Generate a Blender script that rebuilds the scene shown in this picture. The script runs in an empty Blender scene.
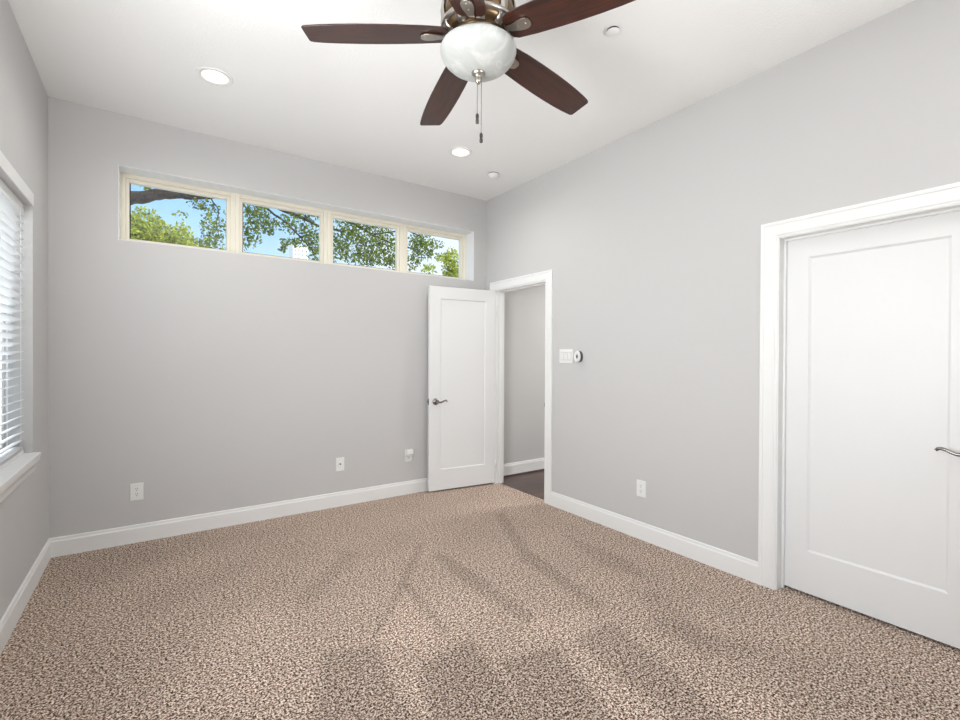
import bpy, math, random
import numpy as np
from mathutils import Vector, Matrix

scene = bpy.context.scene
COL = scene.collection
PI = math.pi

# ------------------------------------------------------------------ camera, world, lights, exposure
cam_d = bpy.data.cameras.new('camera'); cam = bpy.data.objects.new('camera', cam_d); COL.objects.link(cam)
cam_d.sensor_width = 36.0; cam_d.lens = 17.576; cam_d.clip_start = 0.02; cam_d.clip_end = 600
fw = Vector((0.56837, 0.82275, -0.00596)).normalized()
rt = Vector((1.75545e-3, -1.21263e-3, 1.029e-5)).normalized()
up = rt.cross(fw).normalized()
cam.matrix_world = Matrix(((rt.x, up.x, -fw.x, 0), (rt.y, up.y, -fw.y, 0), (rt.z, up.z, -fw.z, 1.334), (0, 0, 0, 1)))
scene.camera = cam
vs = scene.view_settings
vs.view_transform = 'Standard'; vs.look = 'None'; vs.gamma = 1.0; vs.use_curve_mapping = False
vs.exposure = 0.09

world = bpy.data.worlds.new('sky'); scene.world = world; world.use_nodes = True
nt = world.node_tree; nt.nodes.clear()
w_out = nt.nodes.new('ShaderNodeOutputWorld'); w_bg = nt.nodes.new('ShaderNodeBackground')
w_tc = nt.nodes.new('ShaderNodeTexCoord')
w_sep = nt.nodes.new('ShaderNodeSeparateXYZ'); nt.links.new(w_tc.outputs['Generated'], w_sep.inputs[0])
w_ramp = nt.nodes.new('ShaderNodeValToRGB'); nt.links.new(w_sep.outputs['Z'], w_ramp.inputs[0])
w_ramp.color_ramp.elements[0].position = 0.0; w_ramp.color_ramp.elements[0].color = (0.78, 0.88, 0.98, 1)
w_ramp.color_ramp.elements[1].position = 0.75; w_ramp.color_ramp.elements[1].color = (0.14, 0.36, 0.80, 1)
e = w_ramp.color_ramp.elements.new(0.27); e.color = (0.36, 0.63, 0.95, 1)
w_noise = nt.nodes.new('ShaderNodeTexNoise'); w_noise.inputs['Scale'].default_value = 2.6; w_noise.inputs['Detail'].default_value = 5
nt.links.new(w_tc.outputs['Generated'], w_noise.inputs['Vector'])
w_cr = nt.nodes.new('ShaderNodeValToRGB'); nt.links.new(w_noise.outputs['Fac'], w_cr.inputs[0])
w_cr.color_ramp.elements[0].position = 0.50; w_cr.color_ramp.elements[0].color = (0, 0, 0, 1)
w_cr.color_ramp.elements[1].position = 0.66; w_cr.color_ramp.elements[1].color = (1, 1, 1, 1)
w_mix = nt.nodes.new('ShaderNodeMix'); w_mix.data_type = 'RGBA'
w_mr = nt.nodes.new('ShaderNodeMapRange'); w_mr.inputs['From Min'].default_value = 0.18; w_mr.inputs['From Max'].default_value = 0.58; w_mr.inputs['To Max'].default_value = 0.85
nt.links.new(w_sep.outputs['X'], w_mr.inputs['Value'])
w_mx = nt.nodes.new('ShaderNodeMath'); w_mx.operation = 'MAXIMUM'
nt.links.new(w_cr.outputs['Color'], w_mx.inputs[0]); nt.links.new(w_mr.outputs['Result'], w_mx.inputs[1])
nt.links.new(w_mx.outputs[0], w_mix.inputs['Factor'])
nt.links.new(w_ramp.outputs['Color'], w_mix.inputs['A']); w_mix.inputs['B'].default_value = (0.98, 0.99, 1.0, 1)
nt.links.new(w_mix.outputs['Result'], w_bg.inputs['Color']); w_bg.inputs['Strength'].default_value = 1.2
nt.links.new(w_bg.outputs[0], w_out.inputs[0])

def light(name, kind, loc, energy, color=(1, 1, 1), direction=None, size=None, size_y=None, **kw):
    d = bpy.data.lights.new(name, kind); d.energy = energy; d.color = color
    if kind == 'AREA':
        d.shape = kw.get('shape', 'RECTANGLE'); d.size = size
        if size_y: d.size_y = size_y
        if 'spread' in kw: d.spread = kw['spread']
    o = bpy.data.objects.new(name, d); COL.objects.link(o); o.location = loc
    if direction is not None:
        o.rotation_euler = Vector(direction).to_track_quat('-Z', 'Y').to_euler()
    return o

XL, XR, YB, HC, YR = -0.583, 2.9415, 4.145, 3.027, -1.6
sun = light('sun', 'SUN', (0, 0, 20), 4.5, (1.0, 0.95, 0.86), (-0.30, 0.62, -0.72)); sun.data.angle = 0.01
# fill lights in two unseen windows, added to brighten the room
light('side_fill_light', 'AREA', (XL - 0.02, 1.05, 1.45), 60, (0.985, 0.99, 1.0), (1.0, 0.55, 0.46), 1.15, 1.0, spread=math.radians(158))
light('rear_fill_light', 'AREA', (2.0, YR - 0.02, 1.5), 44, (0.985, 0.99, 1.0), (-0.9, 1.2, 1.7), 1.3, 1.0, spread=math.radians(95))
# sky light falling on the blind from outside
light('blind_window_skylight', 'AREA', (-1.9, 3.0, 2.2), 105, (0.97, 0.985, 1.0), (1.0, 0.0, -0.45), 1.9, 1.6)
light('hall_fill_light', 'AREA', (4.7, 3.0, 2.66), 46, (1.0, 0.98, 0.95), (0, 0, -1), 0.5, 0.5)  # area light without a fixture, added to brighten the hallway wall

# ------------------------------------------------------------------ helpers
class MB:
    def __init__(s): s.v = []; s.f = []; s.sm = []
    def add(s, vs_, fs, smooth=False):
        n = len(s.v); s.v += [tuple(p) for p in vs_]
        s.f += [tuple(i + n for i in f) for f in fs]; s.sm += [smooth] * len(fs); return s
    def box(s, x0, x1, y0, y1, z0, z1):
        v = [(x, y, z) for x in (x0, x1) for y in (y0, y1) for z in (z0, z1)]
        return s.add(v, [(0, 1, 3, 2), (4, 6, 7, 5), (0, 4, 5, 1), (2, 3, 7, 6), (0, 2, 6, 4), (1, 5, 7, 3)])
    def lathe(s, prof, c=(0, 0, 0), n=40, axis='Z', smooth=True, caps=True):
        vs_ = []; fs = []
        for r, h in prof:
            for k in range(n):
                a = 2 * PI * k / n; p = (r * math.cos(a), r * math.sin(a), h)
                if axis == 'X': p = (p[2], p[0], p[1])
                if axis == 'Y': p = (p[0], p[2], p[1])
                vs_.append((p[0] + c[0], p[1] + c[1], p[2] + c[2]))
        for i in range(len(prof) - 1):
            for k in range(n):
                k2 = (k + 1) % n; fs.append((i * n + k, i * n + k2, (i + 1) * n + k2, (i + 1) * n + k))
        s.add(vs_, fs, smooth)
        if caps:
            m = len(s.v) - len(vs_)
            if prof[0][0] > 1e-5: s.f.append(tuple(m + k for k in range(n))[::-1]); s.sm.append(False)
            if prof[-1][0] > 1e-5: s.f.append(tuple(m + (len(prof) - 1) * n + k for k in range(n))); s.sm.append(False)
        return s
    def tube(s, path, radii, n=10, flat=1.0, smooth=True):
        P = [Vector(p) for p in path]
        if not hasattr(radii, '__len__'): radii = [radii] * len(P)
        vs_ = []; fs = []; ref = Vector((0, 0, 1))
        for i, p in enumerate(P):
            t = (P[min(i + 1, len(P) - 1)] - P[max(i - 1, 0)]).normalized()
            rf = ref if abs(t.dot(ref)) < 0.95 else Vector((1, 0, 0))
            a = t.cross(rf).normalized(); b = a.cross(t).normalized()
            for k in range(n):
                w = 2 * PI * k / n; vs_.append(p + radii[i] * (math.cos(w) * a + flat * math.sin(w) * b))
        for i in range(len(P) - 1):
            for k in range(n):
                k2 = (k + 1) % n; fs.append((i * n + k, i * n + k2, (i + 1) * n + k2, (i + 1) * n + k))
        s.add(vs_, fs, smooth); m = len(s.v) - len(vs_)
        s.f.append(tuple(m + k for k in range(n))[::-1]); s.sm.append(False)
        s.f.append(tuple(m + (len(P) - 1) * n + k for k in range(n))); s.sm.append(False)
        return s
    def prism(s, poly, z0, z1, fn=None, smooth=False):
        n = len(poly); fn = fn or (lambda x, y, z: (x, y, z))
        vs_ = [fn(x, y, z0) for x, y in poly] + [fn(x, y, z1) for x, y in poly]
        fs = [tuple(range(n))[::-1], tuple(range(n, 2 * n))] + [(k, (k + 1) % n, n + (k + 1) % n, n + k) for k in range(n)]
        return s.add(vs_, fs, smooth)
    def extrude(s, prof, a0, a1, fn):
        """closed 2-D profile swept from a0 to a1; fn(u, w, a) -> xyz"""
        n = len(prof); vs_ = [fn(u, w, a0) for u, w in prof] + [fn(u, w, a1) for u, w in prof]
        fs = [tuple(range(n))[::-1], tuple(range(n, 2 * n))] + [(k, (k + 1) % n, n + (k + 1) % n, n + k) for k in range(n)]
        return s.add(vs_, fs)
    def build(s, name, mat, parent=None, off=(0, 0, 0), bevel=0, seg=2):
        me = bpy.data.meshes.new(name)
        me.from_pydata([(x - off[0], y - off[1], z - off[2]) for x, y, z in s.v], [], s.f)
        me.polygons.foreach_set('use_smooth', s.sm)
        import bmesh
        bm = bmesh.new(); bm.from_mesh(me); bmesh.ops.recalc_face_normals(bm, faces=bm.faces); bm.to_mesh(me); bm.free()
        me.update(); me.materials.append(mat)
        o = bpy.data.objects.new(name, me); COL.objects.link(o)
        if parent is not None: o.parent = parent
        else: o.location = off
        if bevel:
            b = o.modifiers.new('bevel', 'BEVEL'); b.width = bevel; b.segments = seg; b.limit_method = 'ANGLE'; b.angle_limit = math.radians(40)
            b.harden_normals = False
        return o

def tag(o, label=None, cat=None, group=None, kind=None):
    if label: o['label'] = label
    if cat: o['category'] = cat
    if group: o['group'] = group
    if kind: o['kind'] = kind
    return o

def thing(name, label, cat, loc=(0, 0, 0), rz=0.0, group=None, kind=None):
    o = bpy.data.objects.new(name, None); COL.objects.link(o); o.empty_display_size = 0.1
    o.location = loc; o.rotation_euler = (0, 0, rz)
    return tag(o, label, cat, group, kind)

def copy_tree(o, parent=None):
    c = o.copy(); COL.objects.link(c)
    if parent is not None: c.parent = parent
    for ch in list(o.children): copy_tree(ch, c)
    return c

def mat(name, color, rough=0.5, metal=0.0, coat=0.0, spec=0.5, emit=None, estr=0.0, bump=None, trans=0.0):
    m = bpy.data.materials.new(name); m.use_nodes = True
    n = m.node_tree.nodes; b = n['Principled BSDF']
    b.inputs['Base Color'].default_value = (*color, 1); b.inputs['Roughness'].default_value = rough
    b.inputs['Metallic'].default_value = metal; b.inputs['Coat Weight'].default_value = coat
    b.inputs['Specular IOR Level'].default_value = spec
    if emit: b.inputs['Emission Color'].default_value = (*emit, 1); b.inputs['Emission Strength'].default_value = estr
    if bump:
        sc, st, dist = bump
        tc = n.new('ShaderNodeTexCoord'); no = n.new('ShaderNodeTexNoise'); bp = n.new('ShaderNodeBump')
        no.inputs['Scale'].default_value = sc; no.inputs['Detail'].default_value = 3
        bp.inputs['Strength'].default_value = st; bp.inputs['Distance'].default_value = dist
        L = m.node_tree.links; L.new(tc.outputs['Object'], no.inputs['Vector']); L.new(no.outputs['Fac'], bp.inputs['Height']); L.new(bp.outputs['Normal'], b.inputs['Normal'])
    return m

def ramp(nodes, stops, interp='LINEAR'):
    r = nodes.new('ShaderNodeValToRGB'); cr = r.color_ramp; cr.interpolation = interp
    cr.elements[0].position, cr.elements[0].color = stops[0][0], (*stops[0][1], 1)
    cr.elements[1].position, cr.elements[1].color = stops[-1][0], (*stops[-1][1], 1)
    for p, c in stops[1:-1]:
        el = cr.elements.new(p); el.color = (*c, 1)
    return r

# ------------------------------------------------------------------ materials
M = {}
M['wall'] = mat('grey_wall_paint', (0.560, 0.552, 0.545), 0.75, spec=0.25, bump=(170, 0.12, 0.004))
M['ceiling'] = mat('white_ceiling_paint', (0.86, 0.857, 0.845), 0.85, spec=0.2, bump=(75, 0.35, 0.006))
M['trim'] = mat('white_trim_paint', (0.80, 0.80, 0.79), 0.38, spec=0.4)
M['door'] = mat('white_door_paint', (0.77, 0.77, 0.765), 0.42, spec=0.4)
M['plate'] = mat('white_plastic', (0.80, 0.80, 0.785), 0.35)
M['slot'] = mat('dark_slot', (0.02, 0.02, 0.02), 0.6)
M['nickel'] = mat('brushed_nickel', (0.42, 0.39, 0.35), 0.36, metal=1.0)
M['pewter'] = mat('dark_pewter', (0.27, 0.26, 0.25), 0.25, metal=1.0)
M['almond'] = mat('almond_vinyl', (0.82, 0.77, 0.65), 0.45)
M['vinyl'] = mat('white_vinyl', (0.78, 0.78, 0.77), 0.4)
M['gasket'] = mat('black_gasket', (0.012, 0.012, 0.012), 0.6)
M['chain'] = mat('dark_chain_metal', (0.10, 0.095, 0.09), 0.35, metal=1.0)
M['gap'] = mat('grey_gap', (0.38, 0.38, 0.37), 0.6)
M['charcoal'] = mat('charcoal_plastic', (0.06, 0.06, 0.06), 0.5)
M['lens'] = mat('lamp_lens', (0.9, 0.88, 0.8), 0.5, emit=(1.0, 0.965, 0.84), estr=0.75)
M['cord'] = mat('white_cord', (0.82, 0.82, 0.82), 0.7)
M['concrete'] = mat('white_concrete', (0.85, 0.85, 0.83), 0.8)
M['darkglass'] = mat('dark_window_glass', (0.30, 0.31, 0.33), 0.3)
M['bounce'] = mat('pale_bounce_surface', (0.58, 0.57, 0.54), 0.9, bump=(20, 0.4, 0.01))  # pale tone picked to reflect light up into the window soffit

# blind slats: slightly translucent white
m = bpy.data.materials.new('blind_slat'); m.use_nodes = True; n = m.node_tree.nodes; L = m.node_tree.links
b = n['Principled BSDF']; b.inputs['Base Color'].default_value = (0.80, 0.80, 0.80, 1); b.inputs['Roughness'].default_value = 0.4
tl = n.new('ShaderNodeBsdfTranslucent'); tl.inputs['Color'].default_value = (0.85, 0.86, 0.88, 1)
mx = n.new('ShaderNodeMixShader'); mx.inputs[0].default_value = 0.18
L.new(b.outputs[0], mx.inputs[1]); L.new(tl.outputs[0], mx.inputs[2]); L.new(mx.outputs[0], n['Material Output'].inputs[0]); M['slat'] = m

# clear glazing: mostly transparent with a weak reflection
m = bpy.data.materials.new('window_glass'); m.use_nodes = True; n = m.node_tree.nodes; L = m.node_tree.links
n.remove(n['Principled BSDF'])
tr = n.new('ShaderNodeBsdfTransparent'); tr.inputs['Color'].default_value = (0.97, 0.985, 0.98, 1)
gl = n.new('ShaderNodeBsdfGlossy'); gl.inputs['Roughness'].default_value = 0.02
mx = n.new('ShaderNodeMixShader'); mx.inputs[0].default_value = 0.035
L.new(tr.outputs[0], mx.inputs[1]); L.new(gl.outputs[0], mx.inputs[2]); L.new(mx.outputs[0], n['Material Output'].inputs[0]); M['glass'] = m

# alabaster glass bowl
m = mat('alabaster_glass', (0.78, 0.79, 0.77), 0.42); n = m.node_tree.nodes; L = m.node_tree.links
tc = n.new('ShaderNodeTexCoord'); no = n.new('ShaderNodeTexNoise'); no.inputs['Scale'].default_value = 9; no.inputs['Detail'].default_value = 5; no.inputs['Distortion'].default_value = 2.2
L.new(tc.outputs['Object'], no.inputs['Vector'])
r = ramp(n, [(0.3, (0.36, 0.37, 0.355)), (0.52, (0.40, 0.41, 0.395)), (0.62, (0.48, 0.48, 0.465)), (0.7, (0.40, 0.41, 0.395))])
L.new(no.outputs['Fac'], r.inputs[0]); L.new(r.outputs[0], n['Principled BSDF'].inputs['Base Color'])
n['Principled BSDF'].inputs['Coat Weight'].default_value = 0.05
M['alabaster'] = m

def wood(name, dark, light_, scale, axis_scale, rough, coat):
    m = mat(name, light_, rough, coat=coat); n = m.node_tree.nodes; L = m.node_tree.links
    tc = n.new('ShaderNodeTexCoord'); mp = n.new('ShaderNodeMapping'); mp.inputs['Scale'].default_value = axis_scale
    no = n.new('ShaderNodeTexNoise'); no.inputs['Scale'].default_value = scale; no.inputs['Detail'].default_value = 6; no.inputs['Distortion'].default_value = 0.6
    L.new(tc.outputs['Object'], mp.inputs[0]); L.new(mp.outputs[0], no.inputs['Vector'])
    r = ramp(n, [(0.32, dark), (0.68, light_)]); L.new(no.outputs['Fac'], r.inputs[0]); L.new(r.outputs[0], n['Principled BSDF'].inputs['Base Color'])
    n['Principled BSDF'].inputs['Coat Roughness'].default_value = 0.3
    return m
M['mahogany'] = wood('mahogany_veneer', (0.012, 0.004, 0.0025), (0.056, 0.014, 0.007), 6, (1.2, 16, 16), 0.42, 0.22)

# dark hardwood planks in the hall (planks run along X)
m = mat('dark_hardwood', (0.09, 0.06, 0.05), 0.4); n = m.node_tree.nodes; L = m.node_tree.links
tc = n.new('ShaderNodeTexCoord')
br = n.new('ShaderNodeTexBrick'); br.inputs['Scale'].default_value = 1.0; br.inputs['Brick Width'].default_value = 1.1; br.inputs['Row Height'].default_value = 0.12
br.inputs['Mortar Size'].default_value = 0.002; br.inputs['Color1'].default_value = (0.115, 0.078, 0.068, 1); br.inputs['Color2'].default_value = (0.080, 0.052, 0.045, 1); br.inputs['Mortar'].default_value = (0.02, 0.013, 0.011, 1)
L.new(tc.outputs['Object'], br.inputs['Vector'])
mp = n.new('ShaderNodeMapping'); mp.inputs['Scale'].default_value = (3, 40, 1); no = n.new('ShaderNodeTexNoise'); no.inputs['Scale'].default_value = 2.0; no.inputs['Detail'].default_value = 5
L.new(tc.outputs['Object'], mp.inputs[0]); L.new(mp.outputs[0], no.inputs['Vector'])
r = ramp(n, [(0.3, (0.65, 0.65, 0.65)), (0.7, (1.25, 1.22, 1.2))]); L.new(no.outputs['Fac'], r.inputs[0])
mm = n.new('ShaderNodeMix'); mm.data_type = 'RGBA'; mm.blend_type = 'MULTIPLY'; mm.inputs['Factor'].default_value = 1.0
L.new(br.outputs['Color'], mm.inputs['A']); L.new(r.outputs[0], mm.inputs['B']); L.new(mm.outputs['Result'], n['Principled BSDF'].inputs['Base Color'])
M['hardwood'] = m

# frieze carpet: flecks of brown, tan and cream yarn; the brushed lie of the pile sets its tone
m = mat('frieze_carpet', (0.4, 0.33, 0.28), 0.95, spec=0.1); n = m.node_tree.nodes; L = m.node_tree.links
tc = n.new('ShaderNodeTexCoord')
n1 = n.new('ShaderNodeTexNoise'); n1.inputs['Scale'].default_value = 124; n1.inputs['Detail'].default_value = 2.0; n1.inputs['Roughness'].default_value = 0.75
L.new(tc.outputs['Object'], n1.inputs['Vector'])
r1 = ramp(n, [(0.395, (0.030, 0.013, 0.007)), (0.45, (0.165, 0.102, 0.070)), (0.50, (0.41, 0.300, 0.232)), (0.55, (0.66, 0.525, 0.43)), (0.60, (0.95, 0.82, 0.72))])
n3 = n.new('ShaderNodeTexNoise'); n3.inputs['Scale'].default_value = 66; n3.inputs['Detail'].default_value = 1.0; L.new(tc.outputs['Object'], n3.inputs['Vector'])
m3 = n.new('ShaderNodeMath'); m3.operation = 'MULTIPLY_ADD'; m3.inputs[1].default_value = 0.24; m3.inputs[2].default_value = -0.08; L.new(n3.outputs['Fac'], m3.inputs[0])
m1 = n.new('ShaderNodeMath'); m1.operation = 'MULTIPLY_ADD'; m1.inputs[1].default_value = 0.92; L.new(n1.outputs['Fac'], m1.inputs[0]); L.new(m3.outputs[0], m1.inputs[2])
L.new(m1.outputs[0], r1.inputs[0])
at = n.new('ShaderNodeAttribute'); at.attribute_name = 'pile_lie'
n2 = n.new('ShaderNodeTexNoise'); n2.inputs['Scale'].default_value = 2.2; n2.inputs['Detail'].default_value = 3; L.new(tc.outputs['Object'], n2.inputs['Vector'])
ad = n.new('ShaderNodeMath'); ad.operation = 'MULTIPLY_ADD'; ad.inputs[1].default_value = 0.22; L.new(n2.outputs['Fac'], ad.inputs[0])
a2 = n.new('ShaderNodeMath'); a2.operation = 'ADD'; a2.inputs[1].default_value = 0.83; L.new(at.outputs['Fac'], a2.inputs[0]); L.new(a2.outputs[0], ad.inputs[2])
hs = n.new('ShaderNodeVectorMath'); hs.operation = 'SCALE'; L.new(r1.outputs[0], hs.inputs[0]); L.new(ad.outputs[0], hs.inputs['Scale'])
L.new(hs.outputs[0], n['Principled BSDF'].inputs['Base Color'])
bp = n.new('ShaderNodeBump'); bp.inputs['Strength'].default_value = 0.15; bp.inputs['Distance'].default_value = 0.003
L.new(n1.outputs['Fac'], bp.inputs['Height']); L.new(bp.outputs[0], n['Principled BSDF'].inputs['Normal'])
M['carpet'] = m

def leafmat(name, c1, c2, tcol):
    m = mat(name, c1, 0.55, spec=0.3); n = m.node_tree.nodes; L = m.node_tree.links; b = n['Principled BSDF']
    at = n.new('ShaderNodeAttribute'); at.attribute_name = 'leaf_tone'
    r = ramp(n, [(0.0, c1), (1.0, c2)]); L.new(at.outputs['Fac'], r.inputs[0]); L.new(r.outputs[0], b.inputs['Base Color'])
    tl = n.new('ShaderNodeBsdfTranslucent'); tl.inputs['Color'].default_value = (*tcol, 1)
    mx = n.new('ShaderNodeMixShader'); mx.inputs[0].default_value = 0.45
    L.new(b.outputs[0], mx.inputs[1]); L.new(tl.outputs[0], mx.inputs[2]); L.new(mx.outputs[0], n['Material Output'].inputs[0])
    return m
M['leaf_dark'] = leafmat('shade_tree_leaf', (0.008, 0.020, 0.004), (0.34, 0.45, 0.035), (0.13, 0.21, 0.02))
M['leaf_lime'] = leafmat('lime_tree_leaf', (0.008, 0.025, 0.003), (0.80, 0.86, 0.09), (0.40, 0.50, 0.03))
M['leaf_hedge'] = leafmat('hedge_leaf', (0.05, 0.08, 0.045), (0.13, 0.17, 0.09), (0.10, 0.16, 0.06))
M['bark'] = mat('grey_brown_bark', (0.030, 0.022, 0.017), 0.9, bump=(14, 0.9, 0.06))

# ------------------------------------------------------------------ room shell
def wall(name, axis, p0, p1, us, zs, holes, mat_, label, parent=None):
    """wall slab: axis 'X' = plane normal along X (u is Y), 'Y' = normal along Y (u is X); holes are (u0,u1,z0,z1)"""
    U = sorted(set(list(us) + [h[0] for h in holes] + [h[1] for h in holes])); Z = sorted(set(list(zs) + [h[2] for h in holes] + [h[3] for h in holes]))
    inside = lambda i, j: 0 <= i < len(U) - 1 and 0 <= j < len(Z) - 1 and not any(h[0] - 1e-6 <= U[i] and U[i + 1] <= h[1] + 1e-6 and h[2] - 1e-6 <= Z[j] and Z[j + 1] <= h[3] + 1e-6 for h in holes)
    idx = {}; V = []; F = []
    def vi(p, i, j):
        k = (p, i, j)
        if k not in idx:
            idx[k] = len(V); V.append((p, U[i], Z[j]) if axis == 'X' else (U[i], p, Z[j]))
        return idx[k]
    for i in range(len(U) - 1):
        for j in range(len(Z) - 1):
            if not inside(i, j): continue
            for p in (p0, p1): F.append((vi(p, i, j), vi(p, i + 1, j), vi(p, i + 1, j + 1), vi(p, i, j + 1)))
            for di, dj, a, b_ in ((-1, 0, (i, j), (i, j + 1)), (1, 0, (i + 1, j), (i + 1, j + 1)), (0, -1, (i, j), (i + 1, j)), (0, 1, (i, j + 1), (i + 1, j + 1))):
                if not inside(i + di, j + dj): F.append((vi(p0, *a), vi(p0, *b_), vi(p1, *b_), vi(p1, *a)))
    mb = MB(); mb.add(V, F); o = mb.build(name, mat_, parent)
    return tag(o, label, 'wall', kind='structure')

WX0, WX1, WZ0, WZ1 = -0.219, 2.779, 2.145, 2.668          # clerestory opening
LY0, LY1, LZ0, LZ1 = 1.85, 3.676, 0.772, 2.189            # side window with the blind
DY0, DY1, DZ = 3.205, 3.967, 2.030                        # doorway, jamb to jamb
CY0, CY1, CZ = 0.424, 1.240, 2.024                        # closet door, jamb to jamb
JT = 0.02
wall('wall_back', 'Y', YB, YB + 0.27, (XL - 0.2, XR + 0.11), (-0.2, HC), [(WX0, WX1, WZ0, WZ1)], M['wall'], 'pale grey wall with the row of high windows')
wall('wall_left', 'X', XL - 0.18, XL, (YR - 0.15, YB), (-0.2, HC), [(LY0, LY1, LZ0, LZ1), (-0.1, 1.7, LZ0, LZ1)], M['wall'], 'grey side wall with the blind-covered window')
wall('wall_right', 'X', XR, XR + 0.11, (YR - 0.15, YB), (-0.2, HC), [(DY0 - JT, DY1 + JT, -0.2, DZ + JT), (CY0 - JT, CY1 + JT, -0.2, CZ + JT)], M['wall'], 'light grey wall holding the doorway and the closed door')
wall('wall_rear', 'Y', YR - 0.15, YR, (XL, XR), (-0.2, HC), [(1.2, 2.8, 0.9, 2.1)], M['wall'], 'grey wall behind the viewpoint')
wall('wall_hall', 'Y', YB + 0.012, YB + 0.27, (XR + 0.11, 5.6), (-0.2, HC), [], M['wall'], 'grey hallway wall seen through the open doorway')
wall('wall_hall_end', 'X', 5.6, 5.7, (YR, YB + 0.27), (-0.2, HC), [], M['wall'], 'grey wall at the far end of the hallway')
wall('wall_hall_side', 'Y', 1.85, 1.95, (XR + 0.11, 5.6), (-0.2, HC), [], M['wall'], 'grey hallway wall facing the bedroom doorway side')
wall('wall_closet', 'X', 3.95, 4.0, (YR, 1.85), (-0.2, HC), [], M['wall'], 'closet wall behind the closed white door')

mb = MB(); mb.box(XL - 0.25, 5.75, YR - 0.2, YB + 0.3, HC, HC + 0.15)
tag(mb.build('ceiling', M['ceiling']), 'white textured ceiling over the whole room', 'ceiling', kind='structure')
mb = MB(); mb.box(XR + 0.05, 5.65, YR - 0.1, YB + 0.25, -0.2, -0.006)
tag(mb.build('hall_floor', M['hardwood']), 'dark hardwood floor of the hallway beyond the doorway', 'floor', kind='structure')

# carpet floor
polys = [
 (-0.17, 0.016, [(2.37, 3.18), (2.45, 3.18), (2.13, 2.46), (1.99, 1.68), (1.92, 1.66), (1.98, 2.37)]),
 (-0.17, 0.016, [(1.54, 3.01), (1.56, 2.95), (1.22, 2.51), (0.85, 2.08), (0.84, 2.12), (1.17, 2.52)]),
 (-0.17, 0.016, [(1.18, 2.51), (1.23, 2.5), (1.18, 1.98), (1.13, 1.95)]),
 (-0.17, 0.016, [(1.53, 2.77), (1.6, 2.76), (1.63, 2.28), (1.61, 1.82), (1.53, 1.79), (1.49, 2.17)]),
 (-0.22, 0.02, [(0.62, 2.14), (0.84, 2.04), (0.79, 1.70), (0.80, 1.40), (0.70, 1.10), (0.36, 1.45)]),
 (-0.23, 0.02, [(0.93, 1.80), (1.22, 1.84), (1.17, 1.49), (1.12, 1.25), (1.0, 0.9), (0.72, 1.2)]),
 (-0.23, 0.02, [(1.24, 1.64), (1.52, 1.57), (1.42, 1.24), (1.30, 0.85), (1.05, 0.9), (1.15, 1.35)]),
 (-0.18, 0.022, [(1.62, 1.56), (1.89, 1.56), (1.84, 1.28), (1.74, 0.90), (1.55, 0.75), (1.58, 1.13)]),
 (-0.12, 0.06, [(2.23, 1.7), (2.38, 1.62), (2.2, 1.17), (2.01, 1.16)]),
 (-0.12, 0.10, [(2.28, 1.12), (2.57, 0.74), (2.59, 0.43), (2.44, 0.4), (1.95, 0.74)]),
 (0.09, 0.12, [(2.93, 3.78), (2.96, 3.17), (2.58, 3.12), (2.4, 3.47)]),
 (0.05, 0.08, [(1.38, 2.52), (1.56, 2.05), (1.22, 1.84), (1.0, 1.98)]),
 (-0.10, 0.14, [(-0.84, 4.27), (-0.21, 4.14), (0.94, 3.85), (0.13, 3.62), (-0.45, 3.54)]),
 (-0.08, 0.08, [(2.73, 2.78), (2.84, 2.09), (2.58, 1.49), (2.44, 1.73)]),
]
polys += [(-0.14, 0.025, [(2.54, 2.59), (2.57, 1.97), (2.44, 1.73), (2.35, 2.03)]),
 (-0.14, 0.04, [(2.13, 1.48), (2.28, 1.03), (2.09, 1.05), (1.99, 1.41)]),
 (-0.10, 0.03, [(0.63, 2.68), (1.07, 3.18), (1.15, 3.09), (0.67, 2.55)]),
 (-0.07, 0.06, [(-0.16, 3.13), (0.52, 3.44), (0.55, 3.23), (-0.07, 2.89)]),
 (0.04, 0.05, [(2.41, 3.64), (2.54, 3.38), (1.43, 2.75), (1.24, 2.88)]),
 (0.07, 0.04, [(2.76, 3.0), (2.95, 3.01), (2.69, 1.56), (2.48, 1.56)]),
 (0.08, 0.03, [(0.83, 2.1), (1.17, 2.44), (1.12, 1.96), (0.99, 1.85)]),
 (0.06, 0.06, [(0.09, 2.43), (0.47, 2.78), (0.56, 2.28), (0.22, 1.91), (-0.02, 2.08)]),
 (0.09, 0.03, [(1.6, 1.8), (1.98, 1.68), (1.63, 1.56), (1.41, 1.7)])]
gx = np.linspace(XL, 2.992, 181); gy = np.linspace(YR, YB, 289)
GX, GY = np.meshgrid(gx, gy, indexing='ij')
PX, PY = GX.ravel(), GY.ravel()
pile = np.zeros(len(PX))
for amp, soft, poly in polys:
    P = np.array(poly); ins = np.zeros(len(PX), bool); dist = np.full(len(PX), 9.0)
    for k in range(len(P)):
        a, b_ = P[k], P[(k + 1) % len(P)]
        cond = ((a[1] > PY) != (b_[1] > PY))
        with np.errstate(divide='ignore', invalid='ignore'):
            xi = (b_[0] - a[0]) * (PY - a[1]) / (b_[1] - a[1] + 1e-12) + a[0]
        ins ^= cond & (PX < xi)
        ab = b_ - a; t = np.clip(((PX - a[0]) * ab[0] + (PY - a[1]) * ab[1]) / (ab @ ab), 0, 1)
        dist = np.minimum(dist, np.hypot(PX - a[0] - t * ab[0], PY - a[1] - t * ab[1]))
    sd = np.where(ins, dist, -dist)
    pile += amp * np.clip(0.5 + sd / (2 * soft), 0, 1)
rng = np.random.default_rng(3)
nv = len(PX); ny = len(gy)
quads = [(i * ny + j, (i + 1) * ny + j, (i + 1) * ny + j + 1, i * ny + j + 1) for i in range(len(gx) - 1) for j in range(ny - 1)]
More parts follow.
